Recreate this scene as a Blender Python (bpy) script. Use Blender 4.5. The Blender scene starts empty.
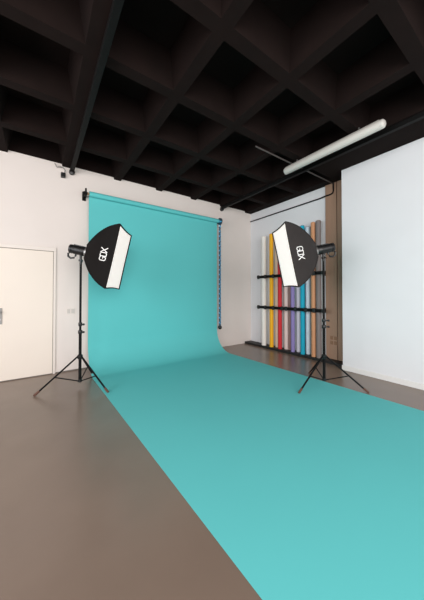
import bpy, bmesh, math, random
from mathutils import Vector, Matrix
random.seed(4)
S = bpy.context.scene
COL = S.collection
PI = math.pi

# ---------------------------------------------------------------- materials
def lin(c):
    return tuple(((v/255)/12.92 if v/255 <= .04045 else ((v/255+.055)/1.055)**2.4) for v in c)

def mat(name, rgb, rough=.6, metal=0., vary=.0, scale=6., bump=0., bscale=80., spec=.5, emit=0., stretch=None, coat=0.):
    m = bpy.data.materials.new(name); m.use_nodes = True
    nt = m.node_tree; b = nt.nodes['Principled BSDF']
    c = lin(rgb)
    b.inputs['Base Color'].default_value = (*c, 1)
    b.inputs['Roughness'].default_value = rough
    b.inputs['Metallic'].default_value = metal
    b.inputs['Specular IOR Level'].default_value = spec
    if coat: b.inputs['Coat Weight'].default_value = coat
    tc = nt.nodes.new('ShaderNodeTexCoord'); mp = nt.nodes.new('ShaderNodeMapping')
    nt.links.new(tc.outputs['Object'], mp.inputs['Vector'])
    if stretch: mp.inputs['Scale'].default_value = stretch
    if vary:
        n = nt.nodes.new('ShaderNodeTexNoise'); n.inputs['Scale'].default_value = scale; n.inputs['Detail'].default_value = 5
        nt.links.new(mp.outputs[0], n.inputs['Vector'])
        r = nt.nodes.new('ShaderNodeValToRGB')
        r.color_ramp.elements[0].position = .3; r.color_ramp.elements[1].position = .7
        r.color_ramp.elements[0].color = (*[v*(1-vary) for v in c], 1)
        r.color_ramp.elements[1].color = (*[min(1, v*(1+vary)) for v in c], 1)
        nt.links.new(n.outputs['Fac'], r.inputs['Fac']); nt.links.new(r.outputs['Color'], b.inputs['Base Color'])
    if bump:
        n2 = nt.nodes.new('ShaderNodeTexNoise'); n2.inputs['Scale'].default_value = bscale; n2.inputs['Detail'].default_value = 3
        nt.links.new(mp.outputs[0], n2.inputs['Vector'])
        bp = nt.nodes.new('ShaderNodeBump'); bp.inputs['Strength'].default_value = bump; bp.inputs['Distance'].default_value = .005
        nt.links.new(n2.outputs['Fac'], bp.inputs['Height']); nt.links.new(bp.outputs['Normal'], b.inputs['Normal'])
    if emit:
        b.inputs['Emission Color'].default_value = (*c, 1); b.inputs['Emission Strength'].default_value = emit
    return m

M = dict(
    floor=mat('brown grey resin floor', (124, 106, 94), .27, vary=.07, scale=1.6, bump=.03, bscale=30, spec=.6),
    wall=mat('warm white plaster', (227, 217, 211), .85, vary=.015, scale=2, bump=.05, bscale=60),
    wallR=mat('cool white plaster', (224, 224, 227), .85, vary=.015, scale=2, bump=.05, bscale=60),
    ceil=mat('matt black brown paint', (24, 15, 13), .9, vary=.15, scale=4, bump=.1, bscale=20, spec=.12),
    door=mat('cream door paint', (232, 220, 208), .55, vary=.01, scale=3),
    frame=mat('white frame paint', (226, 216, 208), .5),
    gap=mat('dark joint', (120, 112, 104), .8),
    skirt=mat('white skirting paint', (226, 224, 222), .55),
    panel=mat('brown veneer panel', (164, 130, 108), .6, vary=.08, scale=5, stretch=(1, 3, .3), bump=.02),
    groove=mat('dark panel groove', (84, 64, 52), .8),
    plinth=mat('black plinth board', (26, 24, 24), .6, vary=.1),
    teal=mat('turquoise paper', (96, 192, 193), .8, vary=.012, scale=1.2, spec=.2),
    black=mat('black powder coat', (13, 12, 12), .6, vary=.1, scale=20, spec=.15),
    plastic=mat('black plastic', (20, 19, 20), .4, vary=.1, scale=30),
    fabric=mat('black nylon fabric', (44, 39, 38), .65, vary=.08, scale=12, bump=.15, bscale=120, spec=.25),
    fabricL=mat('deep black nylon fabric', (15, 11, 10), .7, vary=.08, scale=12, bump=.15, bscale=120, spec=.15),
    diff=mat('glowing diffusion cloth', (250, 236, 230), .8, bump=.05, bscale=200, emit=.42),
    print=mat('white print', (236, 234, 232), .6),
    steel=mat('brushed steel', (150, 148, 146), .35, metal=.9),
    rubber=mat('brown rubber foot', (92, 58, 44), .7),
    alu=mat('grey enamel', (196, 192, 186), .45),
    grey=mat('grey plastic', (150, 146, 140), .5),
    switch=mat('off white plastic', (222, 213, 206), .4),
    switchd=mat('grey rocker plastic', (196, 188, 182), .4),
    chainD=mat('dark blue chain bead', (26, 66, 92), .4),
    chainL=mat('light blue chain bead', (84, 178, 226), .4),
    wheel=mat('dark teal wheel plastic', (40, 66, 74), .4),
    core=mat('cardboard core', (150, 118, 88), .85, vary=.05),
)

# ---------------------------------------------------------------- helpers
def new_obj(name, bm, m, parent=None, smooth=False, bevel=0.):
    me = bpy.data.meshes.new(name)
    bm.normal_update(); bm.to_mesh(me); bm.free()
    if isinstance(m, (list, tuple)):
        for k in m: me.materials.append(k)
    else: me.materials.append(m)
    if smooth:
        for p in me.polygons: p.use_smooth = True
    o = bpy.data.objects.new(name, me); COL.objects.link(o)
    if parent: o.parent = parent
    if bevel:
        b = o.modifiers.new('bevel', 'BEVEL'); b.width = bevel; b.segments = 2; b.limit_method = 'ANGLE'
    if smooth:
        # keep hard edges crisp
        bm2 = bmesh.new(); bm2.from_mesh(me)
        for e in bm2.edges:
            if len(e.link_faces) == 2 and e.calc_face_angle(0) > math.radians(40): e.smooth = False
        bm2.to_mesh(me); bm2.free()
    return o

def tag(o, label=None, cat=None, group=None, kind=None):
    if label: o['label'] = label
    if cat: o['category'] = cat
    if group: o['group'] = group
    if kind: o['kind'] = kind
    return o

def empty(name, loc=(0, 0, 0), rotz=0):
    o = bpy.data.objects.new(name, None); COL.objects.link(o); o.empty_display_size = .1
    o.location = loc; o.rotation_euler = (0, 0, rotz); return o

def box(bm, x0, x1, y0, y1, z0, z1, mi=0):
    vs = [bm.verts.new((x, y, z)) for x in (x0, x1) for y in (y0, y1) for z in (z0, z1)]
    for f in ((0, 1, 3, 2), (4, 6, 7, 5), (0, 4, 5, 1), (2, 3, 7, 6), (0, 2, 6, 4), (1, 5, 7, 3)):
        bm.faces.new([vs[i] for i in f]).material_index = mi
    return vs

def ring(c, ax, r, n, ref=None):
    ax = Vector(ax).normalized()
    ref = Vector(ref) if ref else (Vector((0, 0, 1)) if abs(ax.z) < .9 else Vector((1, 0, 0)))
    u = ax.cross(ref).normalized(); v = ax.cross(u)
    return [Vector(c) + u*r*math.cos(2*PI*i/n) + v*r*math.sin(2*PI*i/n) for i in range(n)]

def lathe(bm, p0, ax, prof, n=16, mi=0, caps=True):
    """prof: list of (distance along axis, radius)"""
    ax = Vector(ax).normalized(); rows = []
    for d, r in prof:
        rows.append([bm.verts.new(p) for p in ring(Vector(p0)+ax*d, ax, r, n)])
    for a, b in zip(rows, rows[1:]):
        for i in range(n):
            bm.faces.new((a[i], a[(i+1) % n], b[(i+1) % n], b[i])).material_index = mi
    if caps:
        bm.faces.new(rows[0][::-1]).material_index = mi; bm.faces.new(rows[-1]).material_index = mi
    return rows

def tube(bm, a, b, r, n=10, mi=0, r2=None):
    a = Vector(a); b = Vector(b)
    lathe(bm, a, b-a, [(0, r), ((b-a).length, r if r2 is None else r2)], n, mi)

def path(bm, pts, r, n=8, mi=0, closed=False):
    pts = [Vector(p) for p in pts]; N = len(pts); rows = []
    for i, p in enumerate(pts):
        if closed: d = pts[(i+1) % N]-pts[i-1]
        else: d = pts[min(i+1, N-1)]-pts[max(i-1, 0)]
        rows.append([bm.verts.new(q) for q in ring(p, d, r, n, ref=(.13, .21, .97) if abs(d.normalized().z) < .9 else (1, .1, 0))])
    M_ = N if closed else N-1
    for k in range(M_):
        a, b = rows[k], rows[(k+1) % N]
        for i in range(n):
            bm.faces.new((a[i], a[(i+1) % n], b[(i+1) % n], b[i])).material_index = mi
    if not closed:
        bm.faces.new(rows[0][::-1]); bm.faces.new(rows[-1])

def sphere(bm, c, r, mi=0, seg=10):
    res = bmesh.ops.create_uvsphere(bm, u_segments=seg, v_segments=max(5, seg//2+1), radius=r, matrix=Matrix.Translation(c))
    for v in res['verts']:
        for f in v.link_faces: f.material_index = mi

def B(): return bmesh.new()

# ---------------------------------------------------------------- room shell (metres)
YB, XR, XP, ZC = 4.92, 4.78, 4.39, 3.53        # back wall, rack wall, side wall, ceiling
XL, YF = -3.4, -3.2

b = B(); box(b, XL, XR+.3, YF, YB+.2, -.12, 0); tag(new_obj('floor', b, M['floor']), kind='structure')
b = B(); box(b, XL, XR+.3, YB, YB+.2, 0, ZC+.4); tag(new_obj('wall_back', b, M['wall']), kind='structure')
b = B(); box(b, XR, XR+.3, 2.225, YB, 0, ZC+.4); tag(new_obj('wall_right', b, M['wallR']), kind='structure')
b = B(); box(b, XP, XR+.3, YF, 2.225, 0, ZC+.4); tag(new_obj('wall_side', b, M['wallR']), kind='structure')

# coffered ceiling: ribs on a 0.85 m grid, tapered coffers between them
b = B()
xs = [2.93+.85*k for k in range(-8, 3)]; ys = [4.99-.85*k for k in range(0, 11)]
xs = [max(XL, min(XR, x)) for x in xs]
hw, dep, tap = .062, .34, .07
box(b, XL, XR+.3, YF, YB+.2, ZC+.42, ZC+.5)
def quad(bm, pts): bm.faces.new([bm.verts.new(p) for p in pts])
for i in range(len(xs)-1):
    for j in range(len(ys)-1):
        x0, x1 = xs[i], xs[i+1]; y1, y0 = ys[j], ys[j+1]
        a0, a1, c0, c1 = x0+hw, x1-hw, y0+hw, y1-hw
        if (x0 > 3.7 and y1 < 2.5):
            quad(b, [(x0, y0, ZC), (x0, y1, ZC), (x1, y1, ZC), (x1, y0, ZC)]); continue
        O = [(x0, y0, ZC), (x1, y0, ZC), (x1, y1, ZC), (x0, y1, ZC)]
        I = [(a0, c0, ZC), (a1, c0, ZC), (a1, c1, ZC), (a0, c1, ZC)]
        T = [(a0+tap, c0+tap, ZC+dep), (a1-tap, c0+tap, ZC+dep), (a1-tap, c1-tap, ZC+dep), (a0+tap, c1-tap, ZC+dep)]
        for k in range(4):
            l = (k+1) % 4
            quad(b, [O[k], I[k], I[l], O[l]]); quad(b, [I[k], T[k], T[l], I[l]])
        quad(b, T[::-1])
quad(b, [(xs[-1], YF, ZC), (XR+.3, YF, ZC), (XR+.3, YB, ZC), (xs[-1], YB, ZC)])
bmesh.ops.remove_doubles(b, verts=b.verts, dist=.0005)
tag(new_obj('ceiling', b, M['ceil']), kind='structure')

# door in the back wall
d = tag(empty('door_1', (-.16, YB, 0)), kind='structure')
b = B()
for x0, x1 in ((-.50, -.445), (.365, .40)): box(b, x0, x1, -.022, .0, 0, 2.05)
box(b, -.50, .40, -.022, 0, 2.05, 2.11)
new_obj('door_frame', b, M['frame'], d, bevel=.004)
b = B(); box(b, -.445, .365, -.004, 0, 0, 2.05); new_obj('door_gap', b, M['gap'], d)
b = B(); box(b, -.44, .358, -.014, -.003, .012, 2.042); new_obj('door_leaf', b, M['door'], d, bevel=.003)
b = B(); box(b, -.325, -.288, -.022, -.013, .875, 1.12); hp = new_obj('handle_plate', b, M['grey'], d, bevel=.003)
b = B(); tube(b, (-.307, -.02, 1.06), (-.307, -.06, 1.06), .013)
path(b, [(-.30, -.058, 1.06), (-.35, -.062, 1.06), (-.42, -.06, 1.058)], .010); new_obj('door_handle', b, M['grey'], d, smooth=True)
b = B(); lathe(b, (-.31, -.026, .945), (0, 1, 0), [(0, .012), (.006, .013)], 12); new_obj('keyhole', b, M['steel'], d)

b = B(); box(b, .245, .72, YB-.008, YB, 0, .018); box(b, XL, -.67, YB-.008, YB, 0, .018)
tag(new_obj('baseboard_back', b, M['gap']), kind='structure')
b = B(); box(b, XP-.014, XP, YF, 2.225, 0, .085); box(b, XP-.014, XP+.39, 2.225, 2.237, 0, .085)
tag(new_obj('baseboard_right', b, M['skirt'], bevel=.004), kind='structure')
b = B(); box(b, 4.545, XR, 2.237, YB, 0, .05)
tag(new_obj('trim_1', b, M['plinth'], bevel=.004), kind='structure')
b = B(); box(b, XR-.035, XR, 2.51, 2.735, .05, ZC); box(b, XR-.035, XR, 2.237, 2.495, .05, ZC); box(b, XR-.015, XR, 2.49, 2.52, .05, ZC, 1)
tag(new_obj('trim_2', b, [M['panel'], M['groove']]), kind='structure')

# ---------------------------------------------------------------- fittings on walls and ceiling
def wall_plate(name, label, cat, X, Y, Z, face, w, h, mp_, mr, nx, ny):
    t = tag(empty(name, (X, Y, Z), face), label, cat)
    b = B(); box(b, -w/2, w/2, -.012, 0, -h/2, h/2); new_obj('plate', b, mp_, t, bevel=.002)
    for i in range(nx):
        for j in range(ny):
            b = B(); cw, ch = w/nx, h/ny
            cx, cz = -w/2+cw*(i+.5), -h/2+ch*(j+.5)
            box(b, cx-cw*.36, cx+cw*.36, -.018, -.011, cz-ch*.36, cz+ch*.36)
            new_obj('rocker' if cat == 'light switch' else 'socket_module', b, mr, t, bevel=.002)
wall_plate('light_switch', 'small off-white double rocker switch plate on the wall between door and turquoise paper', 'light switch',
           .46, YB, 1.035, 0, .125, .10, M['switch'], M['switchd'], 2, 1)
wall_plate('power_socket', 'brown square four-gang socket box low on the brown wall panel beside the white wall', 'power socket',
           XR-.035, 2.575, .42, -PI/2, .15, .19, M['panel'], mat('brown socket plastic', (140, 104, 78), .5), 2, 2)

def rail(x, label):
    t = tag(empty('ceiling_rail', (x, YB, ZC)), label, 'ceiling rail', 'black ceiling rails running out from the back wall')
    b = B(); box(b, -.03, .03, -8.1, -.005, -.075, -.02); new_obj('rail_profile', b, M['black'], t, bevel=.004)
    b = B(); lathe(b, (0, -.07, -.075), (0, 1, 0), [(0, .02), (.01, .045), (.06, .045), (.068, .02)], 16); new_obj('end_pulley', b, M['plastic'], t, smooth=True)
    for y in [-.3-1.3*k for k in range(6)]:
        b = B(); box(b, -.02, .02, y-.03, y+.03, -.02, .0); new_obj('hanger', b, M['black'], t)
rail(3.75, 'black ceiling rail ending above the right end of the turquoise backdrop')
rail(.46, 'black ceiling rail ending on the back wall above the left light')

t = tag(empty('tube_light', (3.44, 2.71, ZC)), 'unlit grey-white tube light fitting under the black coffered ceiling', 'ceiling light')
b = B(); lathe(b, (0, 0, -.10), (0, -1, 0), [(0, .03), (.015, .05), (.03, .055), (1.47, .055), (1.485, .05), (1.5, .03)], 20); new_obj('lamp_cover', b, M['alu'], t, smooth=True)
b = B(); box(b, -.045, .045, -1.45, -.05, -.075, -.05); new_obj('housing', b, M['grey'], t, bevel=.004)
for y in (-.25, -1.2):
    b = B(); tube(b, (0, y, -.06), (0, y, 0), .012); new_obj('mounting_post', b, M['steel'], t)

b = B(); path(b, [(XR-.025, YB-.02, 3.31), (XR-.025, 2.86, 3.31)], .014)
path(b, [(XR-.025, 2.86, 3.31), (XR-.05, 2.74, 3.31), (XR-.05, 2.62, 3.31), (XR-.05, 2.575, 3.325), (XR-.05, 2.56, 3.36), (XR-.05, 2.56, ZC+.0)], .014)
tag(new_obj('cable_conduit', b, M['black'], smooth=True), 'thin black conduit running high along the right wall above the paper rolls', 'conduit')
b = B(); path(b, [(4.72, 2.57, ZC-.015), (3.6, 2.57, ZC-.015), (2.6, 2.57, ZC-.015)], .011)
tag(new_obj('cable_conduit', b, mat('dark grey conduit', (74, 68, 66), .5), smooth=True), 'thin grey conduit crossing the black ceiling above the tube light', 'conduit')

t = tag(empty('ceiling_sensor', (.33, YB, 3.37)), 'small black box with looped grey cable high on the back wall above the door', 'sensor')
b = B(); box(b, -.034, .034, -.065, 0, -.042, .036); new_obj('sensor_body', b, M['plastic'], t, bevel=.006)
b = B(); path(b, [(.02, -.03, .04), (.03, -.035, .09), (0, -.04, .125), (-.05, -.04, .13), (-.09, -.035, .11), (-.12, -.03, .165)], .009); new_obj('cable', b, M['grey'], t, smooth=True)
b = B(); lathe(b, (0, -.066, -.01), (0, -1, 0), [(0, .022), (.01, .016)], 14); new_obj('lens', b, M['plastic'], t)

# ---------------------------------------------------------------- turquoise paper backdrop
X0, X1, YS, ZR, RR = .71, 3.50, 4.755, 3.075, .045
bk = tag(empty('paper_backdrop', ((X0+X1)/2, YS, 0)),
         'wide turquoise paper backdrop hanging from a roll and sweeping across the floor', 'backdrop')
hx = (X1-X0)/2
prof = [(0, ZR), (0, 2.2), (0, 1.4), (0, .8)]
R_ = .50
for k in range(0, 19):
    a = PI/2*k/18
    prof.append((-R_*(1-math.cos(a)), R_*(1-math.sin(a))+.003))
prof += [(-1.2, .003), (-2.4, .003), (-3.6, .003), (-4.8, .003), (-6.3, .003)]
b = B(); nx = 14; rows = []
for (y, z) in prof:
    w = -y/6.3
    rows.append([b.verts.new((-hx + 2*hx*i/nx + .03*max(0, -y-.5), y, z)) for i in range(nx+1)])
for a, c in zip(rows, rows[1:]):
    for i in range(nx): b.faces.new((a[i], a[i+1], c[i+1], c[i]))
sh = new_obj('paper_sheet', b, M['teal'], bk, smooth=True)
sm = sh.modifiers.new('thickness', 'SOLIDIFY'); sm.thickness = .0015; sm.offset = 0
es = sh.modifiers.new('crisp_edges', 'EDGE_SPLIT'); es.split_angle = math.radians(50)
yr = -RR
b = B(); tube(b, (-hx, yr, ZR), (hx, yr, ZR), RR, 28); new_obj('paper_roll', b, M['teal'], bk, smooth=True)
b = B(); tube(b, (-hx-.05, yr, ZR), (-hx+.01, yr, ZR), .022, 14); tube(b, (hx-.01, yr, ZR), (hx+.03, yr, ZR), .022, 14); new_obj('core_tube', b, M['core'], bk, smooth=True)
# left bracket
b = B(); xb = -hx-.055
box(b, xb-.012, xb+.012, yr-.03, yr+.015, ZR-.05, ZR+.08); box(b, xb-.012, xb+.012, yr+.01, YB-YS, ZR-.02, ZR+.02)
box(b, xb-.03, xb+.03, YB-YS-.012, YB-YS, ZR-.07, ZR+.09)
lathe(b, (xb-.045, yr, ZR), (1, 0, 0), [(0, .015), (.01, .03), (.06, .03), (.075, .018)], 14)
new_obj('bracket', b, M['black'], bk, bevel=.002)
b = B(); xb = hx+.085
box(b, xb-.012, xb+.012, yr+.0, YB-YS, ZR-.02, ZR+.02); box(b, xb-.03, xb+.03, YB-YS-.012, YB-YS, ZR-.1, ZR+.1)
new_obj('bracket', b, M['black'], bk, bevel=.002)
b = B(); xw = hx+.03
lathe(b, (xw, yr, ZR), (1, 0, 0), [(0, .05), (.004, .078), (.012, .078), (.018, .06), (.03, .06), (.036, .078), (.044, .078), (.05, .05)], 24)
wh = new_obj('drive_wheel', b, M['wheel'], bk, smooth=True)
b = B(); lathe(b, (xw+.047, yr-.0, ZR), (1, 0, 0), [(0, .032), (.012, .028)], 16); lathe(b, (xw+.001, yr-.0, ZR), (-1, 0, 0), [(0, .034), (.012, .03)], 16)
new_obj('wheel_hub', b, M['chainL'], wh, smooth=True)
b = B(); xc = xw+.025
for s, mi in ((-1, 0), (1, 1)):
    n = 66
    for k in range(n):
        z = ZR-.02-(ZR-.02-.57)*k/(n-1)
        yy = yr + s*(.05*max(0, 1-k/6)+.012)
        sphere(b, (xc+s*.018, yy, z), .021, mi if k % 3 else 1-mi, 8)
        if k < n-1: pass
    tube(b, (xc+s*.014, yr+s*.012, ZR-.25), (xc+s*.014, yr+s*.012, .57), .007, 6, mi)
ch = new_obj('pull_chain', b, [M['chainD'], M['chainL']], bk, smooth=True)
b = B(); sphere(b, (xc, yr, .53), .048, 0, 16); tube(b, (xc, yr, .57), (xc, yr, .60), .02, 10)
new_obj('chain_weight', b, M['plastic'], ch, smooth=True)
b = B(); box(b, xc-.03, xc+.03, yr-.045, yr+.03, ZR-.125, ZR-.095); new_obj('chain_guide', b, M['print'], wh, bevel=.004)

# ---------------------------------------------------------------- paper rolls on the rack
FR, BK = 4.618, 4.726
rolls = [  # name colour, rgb, X, Y, radius, height, label
    ((236, 230, 224), FR, 4.29, .058, 2.715, 'off-white paper roll, farthest of the rolls from the white side wall'),
    ((240, 176, 26), FR, 4.045, .048, 2.73, 'bright yellow paper roll standing in the wall rack'),
    ((234, 210, 186), BK, 3.955, .053, 2.71, 'pale tan paper roll between the yellow roll and the red roll'),
    ((206, 38, 48), FR, 3.79, .046, 2.72, 'bright red paper roll standing in the wall rack'),
    ((232, 208, 202), BK, 3.69, .053, 2.72, 'pale pink paper roll right beside the red roll'),
    ((158, 124, 118), BK, 3.59, .042, 2.71, 'muted mauve-brown paper roll between the pink and purple rolls'),
    ((138, 124, 178), FR, 3.435, .043, 2.72, 'purple paper roll standing in the wall rack'),
    ((222, 218, 228), BK, 3.355, .052, 2.72, 'pale lavender-grey paper roll between the purple and blue rolls'),
    ((150, 134, 128), BK, 3.26, .038, 2.71, 'grey-brown strip of shade modelled as a narrow paper roll, just left of the bright blue roll'),  # shadow between its neighbours, put in as a dark narrow roll
    ((10, 158, 186), FR, 3.185, .046, 2.74, 'bright turquoise-blue paper roll standing in the wall rack'),
    ((212, 224, 234), BK, 3.125, .052, 2.72, 'pale blue-white paper roll just right of the bright blue roll'),
    ((136, 124, 120), BK, 3.025, .042, 2.70, 'taupe paper roll between the pale blue and orange-tan rolls'),
    ((198, 142, 104), FR, 2.93, .046, 2.75, 'orange-tan paper roll standing in the wall rack'),
    ((124, 114, 112), FR, 2.815, .050, 2.76, 'dark grey paper roll, nearest of the rolls to the brown panel'),
]
for (rgb, x, y, r, h, lab) in rolls:
    t = tag(empty('paper_roll', (x, y, .05)), lab, 'paper roll', 'rolls of background paper in the wall rack')
    mm = mat('roll paper', rgb, .6, vary=.02, scale=3, spec=.3)
    b = B(); lathe(b, (0, 0, 0), (0, 0, 1), [(0, r), (h, r), (h, .030), (0, .030)], 24, caps=False)

    new_obj('wound_paper', b, mm, t, smooth=True)
    b = B(); lathe(b, (0, 0, .0), (0, 0, 1), [(0, .030), (h+.012, .030), (h+.012, .025), (0, .025)], 18, caps=False)
    new_obj('core_tube', b, M['core'], t, smooth=True)
# rack
t = tag(empty('roll_rack', (4.545, 3.55, 1.0)), 'black two-bar wall rack holding the coloured paper rolls upright', 'rack')
for z in (1.0-1.0, 1.75-1.0):
    b = B(); box(b, -.012, .006, -.92, .87, -.033+z, .033+z)
    br = new_obj('bar', b, M['black'], t, bevel=.003)
    for yc in (4.395, 4.17, 3.92, 3.66, 3.55, 3.31, 3.06, 2.87):
        b = B(); box(b, -.026, .004, yc-3.55-.03, yc-3.55+.03, z-.046, z+.046)
        new_obj('clamp', b, M['plastic'], br, bevel=.006)
    for yc in (-.81, .86):
        b = B(); box(b, -.004, .235, yc-.008, yc+.008, z-.02, z+.02); box(b, .227, .235, yc-.03, yc+.03, z-.05, z+.05)
        new_obj('wall_bracket', b, M['black'], br, bevel=.002)
    for yc in (-.885, .845):
        b = B(); lathe(b, (-.03, yc, z), (1, 0, 0), [(0, .038), (.01, .044), (.03, .044), (.04, .038)], 14)
        new_obj('end_cap', b, M['plastic'], br)

# ---------------------------------------------------------------- light stands
def light_stand(loc, feet, zhub, ztop, zc, label):
    """feet: three foot offsets (x, y) from the pole"""
    t = tag(empty('light_stand', loc), label, 'light stand', 'tripod light stands')
    zb = .09
    b = B(); tube(b, (0, 0, zb), (0, 0, zc[1]), .020, 14); new_obj('lower_pole', b, M['black'], t, smooth=True)
    b = B(); tube(b, (0, 0, zc[1]-.02), (0, 0, ztop-.03), .0155, 14); new_obj('upper_pole', b, M['black'], t, smooth=True)
    b = B(); tube(b, (0, 0, ztop-.06), (0, 0, ztop), .009, 12); new_obj('spigot', b, M['steel'], t, smooth=True)
    for z, s in ((zc[0], .9), (zc[1], 1)):
        b = B(); lathe(b, (0, 0, z-.025), (0, 0, 1), [(0, .024*s), (.006, .029*s), (.044, .029*s), (.05, .024*s)], 16)
        c = new_obj('collar', b, M['plastic'], t, smooth=True)
        b = B(); tube(b, (.0, -.02, z), (.03, -.045, z), .007, 8); lathe(b, (.025, -.041, z), (.78, -.62, 0), [(0, .012), (.01, .016), (.024, .014)], 10)
        new_obj('knob', b, M['plastic'], c, smooth=True)
    b = B(); lathe(b, (0, 0, zhub-.035), (0, 0, 1), [(0, .028), (.01, .036), (.05, .036), (.06, .026)], 18); new_obj('leg_hub', b, M['plastic'], t, smooth=True)
    b = B(); lathe(b, (0, 0, zb-.02), (0, 0, 1), [(0, .02), (.005, .027), (.04, .027), (.045, .02)], 16); new_obj('brace_hub', b, M['plastic'], t, smooth=True)
    for fx, fy in feet:
        d = Vector((fx, fy, 0)); u = d.normalized()
        top = u*.03+Vector((0, 0, zhub)); foot = d+Vector((0, 0, .012))
        b = B(); tube(b, top, foot, .0115, 10); lg = new_obj('leg', b, M['black'], t, smooth=True)
        e = (foot-top).normalized()
        b = B(); tube(b, foot-e*.07, foot+e*.0, .0145, 10); sphere(b, (foot.x, foot.y, .0145), .0145, 0, 10); new_obj('rubber_foot', b, M['rubber'], lg, smooth=True)
        mid = top.lerp(foot, .56)
        b = B(); tube(b, u*.02+Vector((0, 0, zb)), mid, .0075, 8); new_obj('brace', b, M['black'], t, smooth=True)
    return t

LS = Vector((.497, 4.0, 0)); RS = Vector((3.41, 2.0, 0))
light_stand(LS, [(-.529, -.02), (.282, -.45), (.245, .47)], .44, 1.80, (.90, .79), 'black tripod light stand left of the turquoise backdrop, near the door')
light_stand(RS, [(-.54, .04), (.23, -.49), (.30, .44)], .43, 1.85, (.95, .86), 'black tripod light stand at the right, before the paper rolls')

# ---------------------------------------------------------------- softbox lights
def softbox(pole, az, pitch, roll, zA, side, fab, label, ztop, wid=.66, off=.10, L=.485):
    n = Vector((math.cos(pitch)*math.cos(az), math.cos(pitch)*math.sin(az), math.sin(pitch)))
    A = Vector((pole.x, pole.y, zA)) + Vector((n.x, n.y, 0))*off
    t = empty('softbox_light'); tag(t, label, 'studio light', 'softbox lights on the tripod stands')
    up = Vector((0, 0, 1)); l = up.cross(n).normalized(); u = n.cross(l)
    Rm = Matrix(((n.x, l.x, u.x), (n.y, l.y, u.y), (n.z, l.z, u.z)))
    t.matrix_world = Matrix.Translation(A) @ Rm.to_4x4() @ Matrix.Rotation(roll, 4, 'X')
    w, h = wid, .885
    a0 = .088; ex = off-.10
    def sc(q): return .58*(1-(1-q)**2.3)+.42*q
    def outline(q, m, ins=1.):
        """closed outline of the cross section at depth fraction q"""
        k = sc(q); hy = (a0+(w/2-a0)*k)*ins; hz = (a0+(h/2-a0)*k)*ins; pts = []
        c = .03*q
        for (sy, sz), (ty, tz) in (((-1, -1), (1, -1)), ((1, -1), (1, 1)), ((1, 1), (-1, 1)), ((-1, 1), (-1, -1))):
            for i in range(m):
                v = i/m; y = sy+(ty-sy)*v; z = sz+(tz-sz)*v; e = (1-(2*v-1)**2)*c
                if sz == tz: z *= 1-e
                else: y *= 1-e
                pts.append((y*hy, z*hz))
        return pts
    m = 10; N = 14
    b = B(); rows = []
    for k in range(N+1):
        q = k/N
        rows.append([b.verts.new((L*q, y, z)) for y, z in outline(q, m)])
    # inside lip
    for dx, ins in ((.006, .985), (-.012, .975)):
        rows.append([b.verts.new((L+dx, y, z)) for y, z in outline(1, m, ins)])
    for a, c in zip(rows, rows[1:]):
        for i in range(4*m): b.faces.new((a[i], a[(i+1) % (4*m)], c[(i+1) % (4*m)], c[i]))
    b.faces.new(rows[0][::-1])
    new_obj('softbox_shell', b, fab, t, smooth=True)
    # piping ribs along the four corners
    b = B()
    for ci in range(4):
        path(b, [(L*k/N, *outline(k/N, m, 1.004)[ci*m]) for k in range(N+1)], .006, 6)
    path(b, [(L+.003, y, z) for y, z in outline(1, m, .998)], .008, 6, closed=True)
    new_obj('seam_piping', b, fab, t, smooth=True)
    # diffuser
    b = B(); o1 = outline(1, m, .978); c = b.verts.new((L-.006, 0, 0))
    rg = [[b.verts.new((L-.006+.0*s, y*s, z*s)) for y, z in o1] for s in (.4, .8, 1.)]
    for i in range(4*m):
        j = (i+1) % (4*m)
        b.faces.new((c, rg[0][i], rg[0][j]))
        for a, e in zip(rg, rg[1:]): b.faces.new((a[i], e[i], e[j], a[j]))
    new_obj('diffuser', b, M['diff'], t)
    # printed letters on the long side panel
    def P(a, bb, off):
        q = .70-bb/(.46)
        k = sc(q); hy = a0+(w/2-a0)*k; hz = a0+(h/2-a0)*k
        z = a*side_v; v = z/hz
        y = hy*(1-(1-v*v)*.03*q)+off
        return Vector((L*q, y*(1 if side > 0 else -1), z))
    side_v = -1 if side > 0 else 1
    T = .0055
    H = .046; W = .024; gp = .058; cut = .015
    def oct_path(cx):
        return [(cx-W+cut, H), (cx+W-cut, H), (cx+W, H-cut), (cx+W, -H+cut), (cx+W-cut, -H), (cx-W+cut, -H), (cx-W, -H+cut), (cx-W, H-cut)]
    strokes = []
    g = -gp; strokes.append([(g+W, H-.012), (g+W-cut+.004, H), (g-W+cut, H), (g-W, H-cut), (g-W, -H+cut), (g-W+cut, -H), (g+W-cut, -H), (g+W, -H+cut), (g+W, -.004), (g+.002, -.004)])
    o8 = oct_path(0); o8 = [(-W, H), (W-cut, H), (W, H-cut), (W, -H+cut), (W-cut, -H), (-W, -H)]; strokes.append(o8+[o8[0]])
    strokes.append([(gp-W-.004, H+.002), (gp+W+.006, -H-.002)]); strokes.append([(gp-W-.004, -H-.002), (gp+W+.006, H+.002)])
    b = B()
    for s in strokes:
        for (ax, ay), (bx, by) in zip(s, s[1:]):
            d = Vector((bx-ax, by-ay)); Lg = d.length; d.normalize(); nn = Vector((-d.y, d.x))*T
            ax_, ay_ = ax-d.x*T*.7, ay-d.y*T*.7; bx_, by_ = bx+d.x*T*.7, by+d.y*T*.7
            K = 6; prev = None
            for k in range(K+1):
                f = k/K; cx = ax_+(bx_-ax_)*f; cy = ay_+(by_-ay_)*f
                cur = [b.verts.new(P(cx+sg*nn.x, cy+sg*nn.y, .0035)) for sg in (-1, 1)]
                if prev: b.faces.new((prev[0], cur[0], cur[1], prev[1]))
                prev = cur
    new_obj('printed_lettering', b, M['print'], t)
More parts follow.
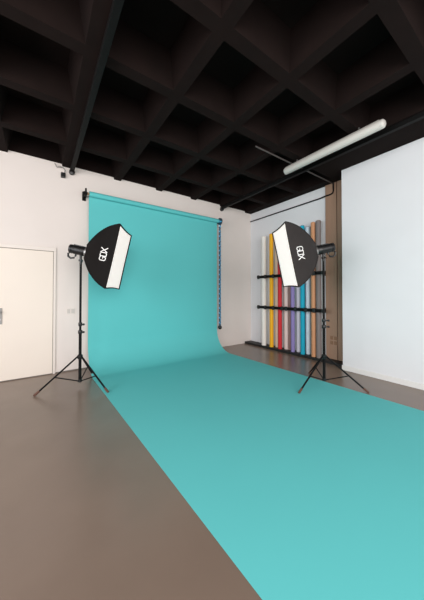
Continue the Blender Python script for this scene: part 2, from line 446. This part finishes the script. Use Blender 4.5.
    # speed ring and strobe
    b = B(); lathe(b, (-.035, 0, 0), (1, 0, 0), [(0, .058), (.008, .078), (.03, .084), (.05, .084)], 28); new_obj('speed_ring', b, M['steel'], t, smooth=True)

    b = B(); lathe(b, (-.255-ex, 0, 0), (1, 0, 0), [(0, .05), (.006, .062), (.04, .066), (.045, .06), (.06, .06), (.065, .066), (.18, .066), (.186, .072), (.21+ex, .072), (.222+ex, .066)], 28)
    box(b, -.20, -.06, -.03, .03, .05, .072)
    hd = new_obj('strobe_head', b, M['plastic'], t, smooth=True)
    b = B(); lathe(b, (-.257-ex, 0, 0), (-1, 0, 0), [(0, .038), (.003, .036)], 20); new_obj('control_panel', b, M['grey'], hd)
    b = B(); path(b, [(-.235-ex, 0, -.05), (-.262-ex, 0, -.075), (-.252-ex, 0, -.115), (-.215-ex, 0, -.135), (-.17-ex, 0, -.12), (-.155-ex, 0, -.09), (-.16-ex, 0, -.05)], .014, 8); new_obj('grip', b, M['plastic'], hd, smooth=True)
    # bracket reaching down on to the stand's spigot, in the light's own frame
    inv = t.matrix_world.inverted()
    def loc(p): return inv @ Vector(p)
    b = B(); px, py = pole.x, pole.y
    tube(b, loc((px, py, ztop-.035)), loc((px, py, ztop+.015)), .017, 12)
    c = loc((px, py, ztop+.02)); tube(b, c+Vector((0, -.03, 0)), c+Vector((0, .03, 0)), .02, 12)
    tube(b, c, Vector((-off+.01, 0, -.058)), .017, 10)
    tube(b, c+Vector((0, .03, 0)), c+Vector((-.01, .075, -.02)), .007, 8)
    new_obj('mounting_bracket', b, M['plastic'], t, smooth=True)
    return t

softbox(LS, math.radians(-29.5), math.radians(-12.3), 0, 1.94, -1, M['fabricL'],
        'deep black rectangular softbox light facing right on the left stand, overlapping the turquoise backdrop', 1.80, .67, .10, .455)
softbox(RS, math.radians(144.7), math.radians(-11.9), math.radians(-1.5), 1.965, 1, M['fabric'],
        'black rectangular softbox light facing left on the right stand, before the paper rolls', 1.85, .68, .135, .45)

# ---------------------------------------------------------------- light
W = bpy.data.worlds.new('daylight'); S.world = W; W.use_nodes = True
bg = W.node_tree.nodes['Background']; bg.inputs['Color'].default_value = (.93, .96, 1, 1); bg.inputs['Strength'].default_value = .72

def area(name, loc, target, sx, sy, power, col):
    l = bpy.data.lights.new(name, 'AREA'); l.shape = 'RECTANGLE'; l.size = sx; l.size_y = sy; l.energy = power; l.color = col
    o = bpy.data.objects.new(name, l); COL.objects.link(o); o.location = loc
    o.rotation_euler = (Vector(target)-Vector(loc)).to_track_quat('-Z', 'Y').to_euler(); return o
area('window_daylight', (-.4, -3.0, 2.0), (2.9, 4.9, 1.4), 5, 2.6, 250, (1, .96, .93))
area('window_daylight', (-3.2, 1.2, 2.0), (4.3, 1.8, 1.2), 3.5, 2.2, 105, (.98, .98, 1))
area('overhead_fill', (1.0, -1.2, 3.35), (1.8, 2.4, 0), 3.0, 1.2, 24, (1, .94, .88))  # unseen fill added so floor and paper get light from above
area('overhead_fill', (-1.2, 2.4, 3.3), (-.2, 4.6, .9), .9, .3, 4, (1, .80, .62))  # unseen warm fill added to warm the door and left wall

# ---------------------------------------------------------------- camera
cam = bpy.data.cameras.new('camera'); co = bpy.data.objects.new('camera', cam); COL.objects.link(co)
co.location = (0, 0, 1.35); co.rotation_euler = (PI/2+math.radians(.8), 0, -math.radians(35.2))
cam.sensor_width = 36; cam.sensor_fit = 'AUTO'; cam.lens = 246/600*36; cam.shift_y = -10.4/600
cam.clip_start = .02
S.camera = co
S.view_settings.view_transform = 'Standard'; S.view_settings.look = 'None'; S.view_settings.gamma = 1
S.view_settings.use_curve_mapping = False; S.view_settings.exposure = .33
